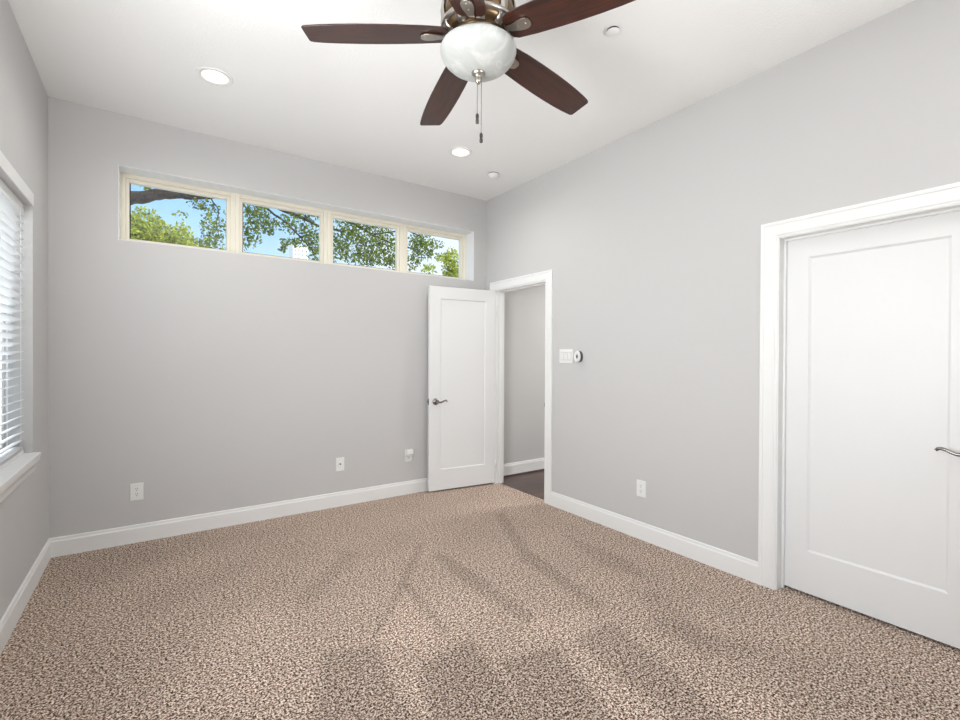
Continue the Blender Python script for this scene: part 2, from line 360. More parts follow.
me = bpy.data.meshes.new('floor'); me.from_pydata(np.column_stack([PX, PY, np.zeros(nv)]).tolist(), [], quads)
at = me.attributes.new('pile_lie', 'FLOAT', 'POINT'); at.data.foreach_set('value', pile.astype(np.float32))
me.materials.append(M['carpet']); me.polygons.foreach_set('use_smooth', [True] * len(quads)); me.update()
fo = bpy.data.objects.new('floor', me); COL.objects.link(fo)
tag(fo, 'beige-brown flecked wall-to-wall carpet with vacuum tracks', 'carpet', kind='structure')
sl = fo.modifiers.new('slab', 'SOLIDIFY'); sl.thickness = 0.15; sl.offset = -1

mb = MB(); mb.box(2.992, 3.9, CY0 - 0.1, CY1 + 0.1, -0.15, -0.001)
tag(mb.build('closet_floor', M['carpet']), 'carpet running on under the closed door', 'carpet', kind='structure')
# baseboards
BB = [(-0.02, 0), (-0.02, -0.0)]
def bb_prof(h=0.127, t=0.014): return [(0.0, -0.004), (t, -0.004), (t, h - 0.026), (t - 0.004, h - 0.018), (t - 0.005, h - 0.004), (t - 0.009, h), (0.0, h)]
def baseboard(name, fn, segs, label):
    mb = MB()
    for a0, a1 in segs: mb.extrude(bb_prof(), a0, a1, fn)
    return tag(mb.build(name, M['trim']), label, 'baseboard', kind='structure')
CW = 0.091
baseboard('baseboard_back', lambda u, w, a: (a, YB - u, w), [(XL, XR)], 'white baseboard under the high windows')
baseboard('baseboard_left', lambda u, w, a: (XL + u, a, w), [(YR, YB)], 'white baseboard under the blind-covered window')
baseboard('baseboard_right', lambda u, w, a: (XR - u, a, w), [(YR, CY0 - 0.007 - CW), (CY1 + 0.006 + CW, DY0 - 0.006 - CW), (DY1 + 0.006 + CW, YB)], 'white baseboard between the doorway and closed door')
baseboard('baseboard_hall', lambda u, w, a: (a, YB + 0.012 - u, w + 0.012), [(XR + 0.11, 5.6)], 'white hallway baseboard over dark hardwood')
mb = MB(); mb.extrude([(0, -0.006), (0.024, -0.006), (0.022, 0.008), (0.013, 0.014), (0, 0.014)], XR + 0.11, 5.6, lambda u, w, a: (a, YB + 0.012 - u, w))
tag(mb.build('trim_4', M['hardwood']), 'dark strip below the hallway baseboard', 'moulding', kind='structure')  # dark strip along the foot of the baseboard

# ------------------------------------------------------------------ door casings and jambs
def casing(mb, y0, y1, zt, x_face, sgn):
    """U-shaped mitred casing on a wall face x = x_face, projecting along sgn"""
    prof = [(0.0, 0.0), (0.0, 0.007), (0.010, 0.009), (0.013, 0.012), (0.020, 0.0125), (0.022, 0.010), (0.070, 0.011), (0.073, 0.0145), (CW - 0.004, 0.015), (CW, 0.013), (CW, 0.0)]
    n = len(prof); V = []
    for w, t in prof:
        x = x_face + sgn * t
        V += [(x, y0 - w, -0.004), (x, y0 - w, zt + w), (x, y1 + w, zt + w), (x, y1 + w, -0.004)]
    F = []
    for k in range(n):
        k2 = (k + 1) % n
        for j in range(3): F.append((k * 4 + j, k * 4 + j + 1, k2 * 4 + j + 1, k2 * 4 + j))
    F.append(tuple(k * 4 for k in range(n))); F.append(tuple(k * 4 + 3 for k in range(n)))
    mb.add(V, F)
def door_frame(name, y0, y1, zt, stop_x0, stop_x1, label):
    mb = MB()
    x0, x1 = XR - 0.001, XR + 0.111
    mb.box(x0, x1, y0 - JT, y0, -0.004, zt + JT); mb.box(x0, x1, y1, y1 + JT, -0.004, zt + JT); mb.box(x0, x1, y0, y1, zt, zt + JT)
    s_ = 0.011
    mb.box(stop_x0, stop_x1, y0, y0 + s_, -0.004, zt); mb.box(stop_x0, stop_x1, y1 - s_, y1, -0.004, zt); mb.box(stop_x0, stop_x1, y0 + s_, y1 - s_, zt - s_, zt)
    casing(mb, y0 - 0.006, y1 + 0.006, zt + 0.006, XR, -1); casing(mb, y0 - 0.006, y1 + 0.006, zt + 0.006, XR + 0.11, 1)
    return tag(mb.build(name, M['trim']), label, 'door casing', kind='structure')
t1 = door_frame('trim_1', DY0, DY1, DZ, XR + 0.046, XR + 0.085, 'white casing and jamb around the open doorway')
mb = MB(); mb.box(XR + 0.006, XR + 0.036, DY0 - 0.001, DY0 + 0.0025, 0.865, 0.935); mb.box(XR - 0.004, XR + 0.008, DY0 - 0.001, DY0 + 0.004, 0.880, 0.920)
sp = mb.build('strike_plate', M['pewter'], t1); sp['label'] = 'dark metal strike plate'
door_frame('trim_2', CY0, CY1, CZ, XR + 0.056, XR + 0.074, 'white casing and jamb around the closed door at right')

# ------------------------------------------------------------------ doors
def panel_door(root, w, h, t, stile, rail_t, rail_b, face_dir):
    """local: x 0..w along the door, y 0..t thickness, z 0..h; recessed flat panel on both faces"""
    mb = MB(); rc = 0.009; bv = 0.010
    for ysurf, ydir in ((0.0, 1), (t, -1)):
        a = [(0, 0), (w, 0), (w, h), (0, h)]
        i_ = [(stile, rail_b), (w - stile, rail_b), (w - stile, h - rail_t), (stile, h - rail_t)]
        j = [(stile + bv, rail_b + bv), (w - stile - bv, rail_b + bv), (w - stile - bv, h - rail_t - bv), (stile + bv, h - rail_t - bv)]
        V = [(x, ysurf, z) for x, z in a + i_] + [(x, ysurf + ydir * rc * 0.35, z) for x, z in i_] + [(x, ysurf + ydir * rc, z) for x, z in j]
        F = [(k, (k + 1) % 4, 4 + (k + 1) % 4, 4 + k) for k in range(4)] + [(4 + k, 4 + (k + 1) % 4, 8 + (k + 1) % 4, 8 + k) for k in range(4)] + [(8 + k, 8 + (k + 1) % 4, 12 + (k + 1) % 4, 12 + k) for k in range(4)] + [(12, 13, 14, 15)]
        mb.add(V, F)
    c = [(0, 0), (w, 0), (w, h), (0, h)]
    V = [(x, 0, z) for x, z in c] + [(x, t, z) for x, z in c]
    mb.add(V, [(k, (k + 1) % 4, 4 + (k + 1) % 4, 4 + k) for k in range(4)])
    return mb.build('door_leaf', M['door'], root)

def lever(root, x, z, yface, ydir, xdir, mat_, ln=1.0):
    mb = MB()
    mb.lathe([(0.0, 0.0), (0.033, 0.0), (0.033, 0.005), (0.029, 0.010), (0.020, 0.014), (0.0145, 0.016)], (0, 0, 0), 32, 'Y')
    mb.lathe([(0.0145, 0.014), (0.012, 0.020), (0.0115, 0.044), (0.014, 0.048), (0.014, 0.060), (0.009, 0.064), (0.0, 0.065)], (0, 0, 0), 24, 'Y')
    pts = [(0.0, 0.054, 0.0), (0.018, 0.054, -0.002), (0.040, 0.055, -0.004), (0.062, 0.055, 0.002), (0.084, 0.054, 0.011), (0.104, 0.052, 0.015), (0.117, 0.050, 0.012), (0.124, 0.049, 0.005), (0.122, 0.049, 0.0)]
    pts = [(p[0] * ln, p[1], p[2]) for p in pts]
    mb.tube(pts, [0.010, 0.0095, 0.0085, 0.008, 0.0078, 0.0078, 0.0082, 0.0078, 0.004], 12)
    mb.v = [(x + xdir * px, yface + ydir * py, z + pz) for px, py, pz in mb.v]
    o = mb.build('handle', mat_, root); o['label'] = 'satin metal lever handle'
    return o

# open bedroom door: hinge line at the far jamb, leaf folded back towards the back wall
ang = math.atan2(4.062 - 3.980, 2.198 - 2.936)
d1 = thing('door_1', 'open white single-panel door standing against the back wall', 'door', (2.936, 3.966, 0.016), ang, kind='structure')
W1, H1, T1 = 0.745, 2.016, 0.035
# local +x runs from hinge to free edge, local +y points towards the viewer side
leaf = panel_door(d1, W1, H1, T1, 0.118, 0.118, 0.200, 1)
for o in (leaf,):
    o.location = (0, -T1, 0)
lever(d1, W1 - 0.068, 0.878, 0.0, 1, -1, M['pewter'], 0.8)
mb = MB(); mb.box(W1 - 0.001, W1 + 0.0015, -0.029, -0.006, 0.848, 0.908); mb.box(W1, W1 + 0.011, -0.024, -0.011, 0.868, 0.888)
lp = mb.build('latch', M['pewter'], d1); lp['label'] = 'dark metal latch plate on the free edge'
for hz in (0.20, 1.0, 1.80):
    mb = MB(); mb.lathe([(0.0, hz - 0.045), (0.0065, hz - 0.045), (0.0065, hz + 0.045), (0.0, hz + 0.045)], (-0.004, 0.006, 0), 14)
    mb.build('hinge', M['trim'], d1)

# closed door at right, set back in its frame
d2 = thing('door_2', 'closed white single-panel door with lever handle at right', 'door', (XR + 0.075, CY1 - 0.003, 0.014), -PI / 2, kind='structure')
W2, H2 = CY1 - CY0 - 0.006, CZ - 0.014 - 0.004
leaf2 = panel_door(d2, W2, H2, 0.035, 0.118, 0.114, 0.234, 1)   # local +x -> world -Y, local +y -> world +X
lever(d2, W2 - 0.050, 0.896, 0.0, -1, -1, M['pewter'], 0.84)

# ------------------------------------------------------------------ clerestory windows (four units)
FD = YB + 0.155
uw = (WX1 - WX0) / 4
def rect_ring(mb, x0, x1, z0, z1, l, r_, b_, t_, y0, y1):
    mb.box(x0, x0 + l, y0, y1, z0, z1); mb.box(x1 - r_, x1, y0, y1, z0, z1)
    mb.box(x0 + l, x1 - r_, y0, y1, z0, z0 + b_); mb.box(x0 + l, x1 - r_, y0, y1, z1 - t_, z1)
words = ['first high window from the left, with a thick tree limb outside', 'second high window from the left, white building in its lower corner', 'third high window from the left, filled with green leaves', 'rightmost high window, beside the corner above the open door']
for k in range(4):
    x0, x1 = WX0 + k * uw, WX0 + (k + 1) * uw
    w = thing('window_%d' % (k + 1), words[k], 'window', ((x0 + x1) / 2, FD, WZ0), group=None, kind='structure'); off = w.location
    mb = MB(); rect_ring(mb, x0, x1, WZ0, WZ1, 0.034, 0.036, 0.026, 0.034, FD, FD + 0.085)
    mb.build('frame', M['almond'], w, off, bevel=0.003)
    mb = MB(); rect_ring(mb, x0 + 0.034, x1 - 0.036, WZ0 + 0.026, WZ1 - 0.034, 0.022, 0.024, 0.024, 0.026, FD + 0.012, FD + 0.06)
    mb.build('sash', M['almond'], w, off, bevel=0.003)
    gx0, gx1, gz0, gz1 = x0 + 0.056, x1 - 0.060, WZ0 + 0.050, WZ1 - 0.060
    mb = MB(); mb.box(gx0, gx0 + 0.007, FD + 0.034, FD + 0.046, gz0, gz1); mb.box(gx0 + 0.007, gx1, FD + 0.034, FD + 0.046, gz0, gz0 + 0.006)
    mb.build('gasket', M['gasket'], w, off)
    mb = MB(); mb.box(gx0, gx1, FD + 0.038, FD + 0.042, gz0, gz1)
    mb.build('pane', M['glass'], w, off)

mb = MB(); rect_ring(mb, WX0, WX1, WZ0, WZ1, 0.003, 0.003, 0.003, 0.003, YB + 0.001, FD + 0.002)
tag(mb.build('added_lining', M['trim']), 'added white lining that lightens the reveals of the high windows', 'window lining', kind='structure')  # white lining put in to brighten the soffit and reveals

# ------------------------------------------------------------------ side window with blind
def side_window(name, y0, y1, label, mat_frame):
    w = thing(name, label, 'window', (XL - 0.13, (y0 + y1) / 2, LZ0), kind='structure'); off = w.location
    mb = MB(); x0, x1 = XL - 0.175, XL - 0.118; z0, z1 = LZ0, LZ1; ym = (y0 + y1) / 2
    for a, b_ in ((y0, y0 + 0.05), (y1 - 0.05, y1), (ym - 0.03, ym + 0.03)): mb.box(x0, x1, a, b_, z0, z1)
    mb.box(x0, x1, y0 + 0.05, y1 - 0.05, z0, z0 + 0.055); mb.box(x0, x1, y0 + 0.05, y1 - 0.05, z1 - 0.05, z1)
    mb.build('frame', mat_frame, w, off, bevel=0.003)
    for a, b_ in ((y0 + 0.05, ym - 0.03), (ym + 0.03, y1 - 0.05)):
        mb = MB(); mb.box(XL - 0.150, XL - 0.146, a, b_, z0 + 0.055, z1 - 0.05); mb.build('pane', M['glass'], w, off)
    # head board, sill board and apron end flush with the opening
    mb = MB(); mb.box(XL - 0.002, XL + 0.005, y0, y1 - 0.002, z1, z1 + 0.068); mb.build('head_trim', M['trim'], w, off, bevel=0.002)
    mb = MB(); mb.box(XL - 0.118, XL + 0.036, y0 + 0.0005, y1 - 0.0005, z0 - 0.018, z0 + 0.002); mb.build('sill', M['trim'], w, off, bevel=0.0025)
    pr = [(0, 0), (0, -0.082), (0.008, -0.082), (0.010, -0.068), (0.013, -0.052), (0.020, -0.036), (0.028, -0.024), (0.031, -0.012), (0.031, 0)]
    mb = MB(); mb.extrude(pr, y0 - 0.002, y1 + 0.002, lambda u, ww, a: (XL + u, a, z0 - 0.020 + ww)); mb.build('apron', M['trim'], w, off)
    return w
side_window('window_5', LY0, LY1, 'large side window on the left behind a white blind', M['vinyl'])
side_window('window_6', -0.1, 1.7, 'added unseen side window that holds a fill light', M['vinyl'])  # unseen window added as the opening for the side fill light

w = thing('window_7', 'added unseen rear window that holds a fill light', 'window', (2.0, YR, 0.9), kind='structure')  # unseen window added as the opening for the rear fill light
mb = MB(); rect_ring(mb, 1.2, 2.8, 0.9, 2.1, 0.05, 0.05, 0.05, 0.05, YR - 0.14, YR - 0.09); mb.build('frame', M['vinyl'], w, w.location)
mb = MB(); mb.box(1.25, 2.75, YR - 0.118, YR - 0.114, 0.95, 2.05); mb.build('pane', M['glass'], w, w.location)
bl = thing('window_blind', 'white horizontal slat blind hanging inside the left window', 'blind', (XL - 0.072, (LY0 + LY1) / 2, LZ0)); off = bl.location
bx = XL - 0.062; by0, by1 = LY0 + 0.008, LY1 - 0.008
mb = MB(); mb.box(bx - 0.026, bx + 0.026, by0, by1, LZ1 - 0.046, LZ1 - 0.002); mb.build('headrail', M['trim'], bl, off, bevel=0.002)
mb = MB(); pitch = 0.0455; z = LZ1 - 0.070; zl = []
while z > LZ0 + 0.050: zl.append(z); z -= pitch
ztop_stack = [LZ0 + 0.0235 + 0.0055 * k for k in range(4)]
for z in zl + ztop_stack:
    prof = []
    for q in range(7):
        u = -0.0255 + 0.051 * q / 6; prof.append((u, 0.0022 * (1 - (u / 0.0255) ** 2)))
    prof = prof + [(u, w_ - 0.0026) for u, w_ in reversed(prof)]
    mb.extrude(prof, by0, by1, lambda u, ww, a, z=z, k_=(0.38 if z in zl else 0.0): (bx + u, a, z + ww + u * k_))
sl = mb.build('slats', M['slat'], bl, off)
mb = MB(); mb.box(bx - 0.025, bx + 0.025, by0, by1, LZ0 + 0.003, LZ0 + 0.021); mb.build('bottom_rail', M['trim'], bl, off, bevel=0.003)
for yc in (3.585, 2.763, 1.94):
    mb = MB()
    for dx in (-0.0275, 0.0275): mb.tube([(bx + dx, yc, LZ0 + 0.012), (bx + dx, yc, LZ1 - 0.03)], 0.0013, 6)
    for z in zl: mb.tube([(bx - 0.0275, yc, z - 0.0140), (bx + 0.0275, yc, z + 0.0070)], 0.0007, 5)
    mb.build('ladder_cord', M['cord'], bl, off)

# ------------------------------------------------------------------ ceiling fan
FX, FY = 1.0491, 1.5404
fan = thing('ceiling_fan', 'five-blade ceiling fan with mahogany blades and white glass bowl', 'ceiling fan', (FX, FY, HC))
def fz(z): return z - HC
mb = MB(); mb.lathe([(0.0, fz(HC)), (0.075, fz(HC)), (0.078, fz(HC - 0.012)), (0.070, fz(HC - 0.04)), (0.045, fz(HC - 0.07)), (0.022, fz(HC - 0.085)), (0.0, fz(HC - 0.085))], n=40); mb.build('canopy', M['nickel'], fan)
mb = MB(); mb.lathe([(0.0, fz(2.94)), (0.0135, fz(2.945)), (0.0135, fz(2.79)), (0.024, fz(2.785)), (0.024, fz(2.755)), (0.0, fz(2.75))], n=24); mb.build('downrod', M['nickel'], fan)
mb = MB(); mb.lathe([(0.0, fz(2.775)), (0.035, fz(2.773)), (0.080, fz(2.762)), (0.120, fz(2.745)), (0.140, fz(2.722)), (0.143, fz(2.710)), (0.138, fz(2.704)), (0.143, fz(2.698)), (0.147, fz(2.672)), (0.144, fz(2.645)), (0.136, fz(2.636)), (0.140, fz(2.630)), (0.132, fz(2.610)), (0.112, fz(2.598)), (0.0, fz(2.598))], n=56)
mo = mb.build('motor_housing', mat('antique_bronze', (0.16, 0.105, 0.06), 0.35, metal=1.0), fan); mo['label'] = 'bronze motor housing under nickel straps'
for k in range(10):      # nickel straps over the bronze body
    a = 2 * PI * (k + 0.5) / 10 + 0.1; wd = 0.016; V = []
    pr = [(0.112, 2.596), (0.134, 2.607), (0.1425, 2.628), (0.1475, 2.645), (0.1505, 2.672), (0.1470, 2.700), (0.1435, 2.722), (0.122, 2.749), (0.080, 2.766)]
    for r_, z in pr:
        for w in (-1, 1):
            V.append((r_ * math.cos(a) - w * wd * math.sin(a), r_ * math.sin(a) + w * wd * math.cos(a), fz(z)))
    mb = MB(); mb.add(V, [(2 * q, 2 * q + 2, 2 * q + 3, 2 * q + 1) for q in range(len(pr) - 1)], True)
    o = mb.build('strap', M['nickel'], mo)
    sd_ = o.modifiers.new('thick', 'SOLIDIFY'); sd_.thickness = 0.004; sd_.offset = 0
mb = MB(); mb.lathe([(0.137, fz(2.640)), (0.149, fz(2.636)), (0.150, fz(2.628)), (0.147, fz(2.622)), (0.136, fz(2.620))], n=56, caps=False); mb.build('band', M['nickel'], mo)
mb = MB(); mb.lathe([(0.0, fz(2.600)), (0.100, fz(2.600)), (0.104, fz(2.592)), (0.104, fz(2.572)), (0.085, fz(2.568)), (0.085, fz(2.556)), (0.132, fz(2.553)), (0.132, fz(2.546)), (0.0, fz(2.546))], n=48); mb.build('light_fitter', M['nickel'], fan)
prof = [(0.134, 2.5520), (0.142, 2.5545), (0.1480, 2.5530), (0.1505, 2.5470), (0.1500, 2.5370), (0.1450, 2.5230), (0.1350, 2.5080), (0.1180, 2.4920), (0.0950, 2.4775), (0.0680, 2.4665), (0.0360, 2.4600), (0.0, 2.458)]
mb = MB(); mb.lathe([(r_, fz(z)) for r_, z in prof], n=64, caps=False)
bo = mb.build('light_bowl', M['alabaster'], fan); bo['label'] = 'white alabaster glass bowl'
mb = MB(); mb.lathe([(0.0, fz(2.463)), (0.0265, fz(2.462)), (0.0275, fz(2.456)), (0.021, fz(2.449)), (0.012, fz(2.445)), (0.011, fz(2.439)), (0.0135, fz(2.433)), (0.0105, fz(2.423)), (0.005, fz(2.416)), (0.0, fz(2.415))], n=28)
mb.build('finial', M['nickel'], fan)
# pull chains (offsets chosen across the finial)
for (ox, oy), ztop, zp1, zp0 in (((-0.0040, 0.0), 2.440, 2.300, 2.256), ((0.0125, -0.004), 2.453, 2.226, 2.184)):
    mb = MB(); nb = int((ztop - zp1) / 0.0042)
    for k in range(nb):
        z = ztop - k * 0.0042
        mb.lathe([(0.0, fz(z)), (0.0015, fz(z - 0.0008)), (0.0015, fz(z - 0.0026)), (0.0, fz(z - 0.0032))], (ox, oy, 0), 6)
    mb.tube([(ox, oy, fz(ztop)), (ox, oy, fz(zp1))], 0.0005, 5)
    ch = mb.build('pull_chain', M['chain'], fan)
    mb = MB(); mb.lathe([(0.0, fz(zp1)), (0.003, fz(zp1 - 0.001)), (0.0065, fz(zp1 - 0.007)), (0.007, fz(zp1 - 0.014)), (0.0055, fz((zp1 + zp0) / 2)), (0.007, fz(zp0 + 0.012)), (0.0065, fz(zp0 + 0.004)), (0.0, fz(zp0))], (ox, oy, 0), 16)
    mb.build('pendant', M['chain'], ch)
# blades
def blade_outline():
    R0, R1 = 0.155, 0.672
    prof = [(0.122, 0.034), (0.129, 0.049), (0.145, 0.058), (0.22, 0.0655), (0.32, 0.0700), (0.40, 0.0715), (0.47, 0.0710), (0.54, 0.0685), (0.60, 0.0640), (0.64, 0.0590)]
    up_ = prof + [(0.655, 0.0565), (0.662, 0.0520), (0.665, 0.046)]
    lo = [(r_, -w) for r_, w in prof] + [(0.648, -0.0565), (0.655, -0.0520), (0.658, -0.046)]
    return up_ + lo[::-1]
def arm_outline():
    c = [(0.080, 0.017), (0.105, 0.013), (0.125, 0.0115), (0.145, 0.014), (0.162, 0.018), (0.178, 0.0225), (0.196, 0.0245), (0.212, 0.022), (0.222, 0.015), (0.226, 0.006)]
    return c + [(r_, -w) for r_, w in c[::-1]]
BZ = 2.560
pitch_b = math.radians(-9.4)
for k in range(5):
    a = math.radians(150.7 + (1.2, -0.8, 0.8, -1.6, 0.0)[k]) - k * 2 * PI / 5
    ca, sa = math.cos(a), math.sin(a)
    mb = MB(); mb.prism(blade_outline(), -0.003, 0.003, None)
    o = mb.build('blade', M['mahogany'], fan, bevel=0.0015)
    # local blade frame: radial x, chord y, normal z
    mt = Matrix(((ca, -sa * math.cos(pitch_b), sa * math.sin(pitch_b), 0), (sa, ca * math.cos(pitch_b), -ca * math.sin(pitch_b), 0), (0, math.sin(pitch_b), math.cos(pitch_b), fz(BZ)), (0, 0, 0, 1)))
    mt = mt @ Matrix.Translation((0.66, 0, 0)) @ Matrix.Rotation(math.radians(3.9), 4, 'Y') @ Matrix.Translation((-0.66, 0, 0))   # blades droop slightly to the tips
    o.matrix_local = mt @ Matrix.Diagonal((1.0 if k == 0 else 1.015, 1.02, 1, 1))
    mb = MB(); pl = arm_outline(); n_ = len(pl)
    def lift(r_): return -0.0075 if r_ > 0.135 else -0.0075 + 0.045 * ((0.135 - r_) / 0.055) ** 1.3
    half = n_ // 2
    V = []; F = []
    for zz in (0.0, 0.005):
        for x, y in pl: V.append((x, y, lift(x) - 0.0035 + zz))
    for i in range(half - 1):
        a_, b_, c_, d_ = i, i + 1, n_ - 2 - i, n_ - 1 - i
        F.append((a_, b_, c_, d_)); F.append((a_ + n_, d_ + n_, c_ + n_, b_ + n_))
    for i in range(n_): F.append((i, (i + 1) % n_, n_ + (i + 1) % n_, n_ + i))
    mb.add(V, F)
    for sx in (0.172, 0.206):
        mb.lathe([(0.0, -0.0135), (0.0035, -0.0128), (0.005, -0.0108), (0.005, -0.010)], (sx, 0.0, 0), 12)
    ar = mb.build('blade_arm', M['nickel'], fan, bevel=0.001); ar.matrix_local = mt

# ------------------------------------------------------------------ ceiling fixtures
def downlight(x, y, label, group=None, power=7.0):
    t = thing('recessed_light', label, 'ceiling light', (x, y, HC), group=group)
    mb = MB(); mb.lathe([(0.072, -0.0005), (0.073, -0.004), (0.092, -0.0075), (0.097, -0.005), (0.098, 0.0), (0.072, 0.0)], n=48, caps=False); mb.build('trim_ring', M['plate'], t)
    mb = MB(); mb.lathe([(0.0, -0.0030), (0.073, -0.0030), (0.073, -0.0005), (0.0, -0.0005)], n=48); mb.build('lens', M['lens'], t)
    d = bpy.data.lights.new('downlight_lamp', 'SPOT'); d.energy = power * 4; d.color = (1.0, 0.985, 0.955); d.spot_size = math.radians(165); d.spot_blend = 1.0; d.shadow_soft_size = 0.0
    o = bpy.data.objects.new('downlight_lamp', d); COL.objects.link(o); o.parent = t; o.location = (0, 0, -0.012)
    return t
downlight(0.292, 3.262, 'lit recessed ceiling light at left, above the first high window')
downlight(2.067, 3.290, 'lit recessed ceiling light below the fan chains, nearer the right corner')

downlight(0.292, -0.18, 'unseen recessed ceiling light added at left, behind the viewpoint', None, 3.0)  # extra unseen downlights, added to raise the room light
downlight(2.067, -0.18, 'unseen recessed ceiling light added on the closed door side, behind the viewpoint', None, 2.0)

t = thing('smoke_detector', 'small white domed detector on the ceiling near the right corner', 'detector', (2.562, 3.504, HC))
mb = MB(); mb.lathe([(0.0, 0.0), (0.050, 0.0), (0.050, -0.007), (0.0, -0.007)], n=40); mb.build('shaded_gap', M['charcoal'], t)  # charcoal colour paints the gap shadow above the dome
mb = MB(); mb.lathe([(0.0, -0.007), (0.053, -0.007), (0.053, -0.014), (0.044, -0.020), (0.040, -0.030), (0.030, -0.036), (0.0, -0.038)], n=40); mb.build('dome', M['plate'], t)
t = thing('sprinkler_cover', 'flat white sprinkler cover disc on the ceiling right of the fan', 'sprinkler cover', (1.940, 1.614, HC))
mb = MB(); mb.lathe([(0.0, 0.0), (0.031, 0.0), (0.031, -0.009), (0.0, -0.009)], n=32); mb.build('gap_shadow', M['charcoal'], t)  # charcoal cylinder stands for the shadow in the gap above the disc
mb = MB(); mb.lathe([(0.0, -0.009), (0.0335, -0.009), (0.0335, -0.012), (0.031, -0.0135), (0.0, -0.0138)], n=40); mb.build('cover_disc', M['ceiling'], t)

# ------------------------------------------------------------------ wall plates
def to_back(px, pz):      # local plate frame: x right, z up, y out of the wall
    return (px, YB, pz), 0.0
def plate_root(name, label, cat, wall_, u, z, group=None):
    if wall_ == 'back': return thing(name, label, cat, (u, YB, z), PI, group)          # local +y -> into the room (-Y)
    return thing(name, label, cat, (XR, u, z), PI / 2, group)                            # local +y -> -X
def cover(root, w, h):
    mb = MB(); mb.box(-w / 2, w / 2, -0.0005, 0.006, -h / 2, h / 2); return mb.build('cover_plate', M['plate'], root, bevel=0.003)
def receptacle(root):
    for s in (0.0195, -0.0195):
        mb = MB(); poly = [(0.0165 * math.cos(a) if abs(math.cos(a)) < 0.85 else math.copysign(0.0145, math.cos(a)), s + 0.0165 * math.sin(a)) for a in np.linspace(0, 2 * PI, 28, endpoint=False)]
        mb.prism(poly, 0.0055, 0.0085, lambda x, y, z: (x, z, y)); rc = mb.build('receptacle', M['plate'], root)
        mb = MB()
        mb.box(-0.0068, -0.0042, 0.0083, 0.0090, s + 0.001, s + 0.010); mb.box(0.0042, 0.0068, 0.0083, 0.0090, s + 0.002, s + 0.009)
        mb.lathe([(0.0, 0.0083), (0.0028, 0.0083), (0.0028, 0.0090), (0.0, 0.0090)], (0, 0, s - 0.0075), 12, 'Y')
        mb.build('slots', M['slot'], rc)
    mb = MB(); mb.lathe([(0.0, 0.0055), (0.003, 0.006), (0.0, 0.0075)], (0, 0, 0), 12, 'Y'); mb.build('screw', M['plate'], root)

o1 = plate_root('wall_outlet', 'white duplex outlet low on the back wall, nearest the left corner', 'outlet', 'back', -0.114, 0.361)
cover(o1, 0.078, 0.122); receptacle(o1)
o2 = plate_root('wall_outlet', 'white duplex outlet on the right wall between doorway and closed door', 'outlet', 'right', 2.158, 0.372)
cover(o2, 0.078, 0.122); receptacle(o2)
o3 = plate_root('wall_outlet', 'white outlet holding a plug-in adapter beside the open door', 'outlet', 'back', 2.022, 0.373)
cover(o3, 0.078, 0.122); receptacle(o3)
ad_ = thing('plug_adapter', 'small white adapter plugged into the outlet beside the open door', 'adapter', (2.022, YB - 0.0085, 0.400), PI)
mb = MB(); mb.box(-0.036, 0.036, 0.0015, 0.036, -0.024, 0.036); mb.build('adapter_body', M['plate'], ad_, bevel=0.005)
mb = MB(); mb.box(-0.034, 0.034, 0.034, 0.0375, -0.012, -0.0095); mb.build('seam', M['charcoal'], ad_)
mb = MB(); mb.box(-0.006, -0.004, -0.008, 0.003, -0.004, 0.003); mb.box(0.004, 0.006, -0.008, 0.003, -0.004, 0.003); mb.build('prongs', M['nickel'], ad_)
cx_ = plate_root('cable_jack', 'white jack plate with one dark hole, middle of the back wall', 'wall jack', 'back', 1.350, 0.374)
cover(cx_, 0.075, 0.120)
mb = MB(); mb.box(-0.017, 0.017, 0.005, 0.0080, -0.034, 0.034); mb.build('insert', M['plate'], cx_, bevel=0.0015)
mb = MB(); mb.lathe([(0.0, 0.0075), (0.0075, 0.0075), (0.0075, 0.0120), (0.0050, 0.0130), (0.0, 0.0130)], (0, 0, 0.002), 18, 'Y'); jk = mb.build('jack', M['charcoal'], cx_)

sw = plate_root('light_switch', 'white three-rocker switch plate on the wall right of the doorway', 'light switch', 'right', 2.934, 1.347)
cover(sw, 0.160, 0.122)
for k in (-1, 0, 1):
    x = k * 0.046
    mb = MB(); mb.prism([(0.0055, -0.033), (0.0068, -0.033), (0.0085, -0.004), (0.0140, 0.033), (0.0055, 0.033)], x - 0.0165, x + 0.0165, lambda a, b_, c_: (c_, a, b_))
    rk = mb.build('rocker', M['plate'], sw, bevel=0.001)
    mb = MB(); mb.box(x - 0.0185, x + 0.0185, 0.0055, 0.0064, -0.0355, 0.0355); mb.build('surround', M['gap'], rk)
ts = plate_root('wall_sensor', 'round white wall control with dark centre beside the switch plate', 'wall control', 'right', 2.772, 1.343)
mb = MB(); mb.lathe([(0.0, -0.0005), (0.046, -0.0005), (0.047, 0.004), (0.047, 0.022), (0.045, 0.025), (0.0, 0.025)], (0, 0, 0), 40, 'Y'); mb.build('body', M['charcoal'], ts)
mb = MB(); mb.lathe([(0.020, 0.026), (0.020, 0.0295), (0.032, 0.0315), (0.044, 0.0305), (0.0475, 0.027), (0.0475, 0.021), (0.046, 0.0205), (0.043, 0.025)], (0, 0, 0), 40, 'Y', caps=False); mb.build('bezel', M['plate'], ts)
mb = MB(); mb.lathe([(0.0, 0.026), (0.021, 0.026), (0.020, 0.0285), (0.0, 0.029)], (0, 0, 0), 32, 'Y'); o = mb.build('dial', mat('grey_dial', (0.32, 0.32, 0.31), 0.3), ts)
mb = MB(); mb.lathe([(0.0, 0.0285), (0.008, 0.0285), (0.0075, 0.0305), (0.0, 0.031)], (0, 0, 0), 20, 'Y'); mb.build('centre', M['slot'], ts)

ts.scale = (0.68, 1.35, 1.0)
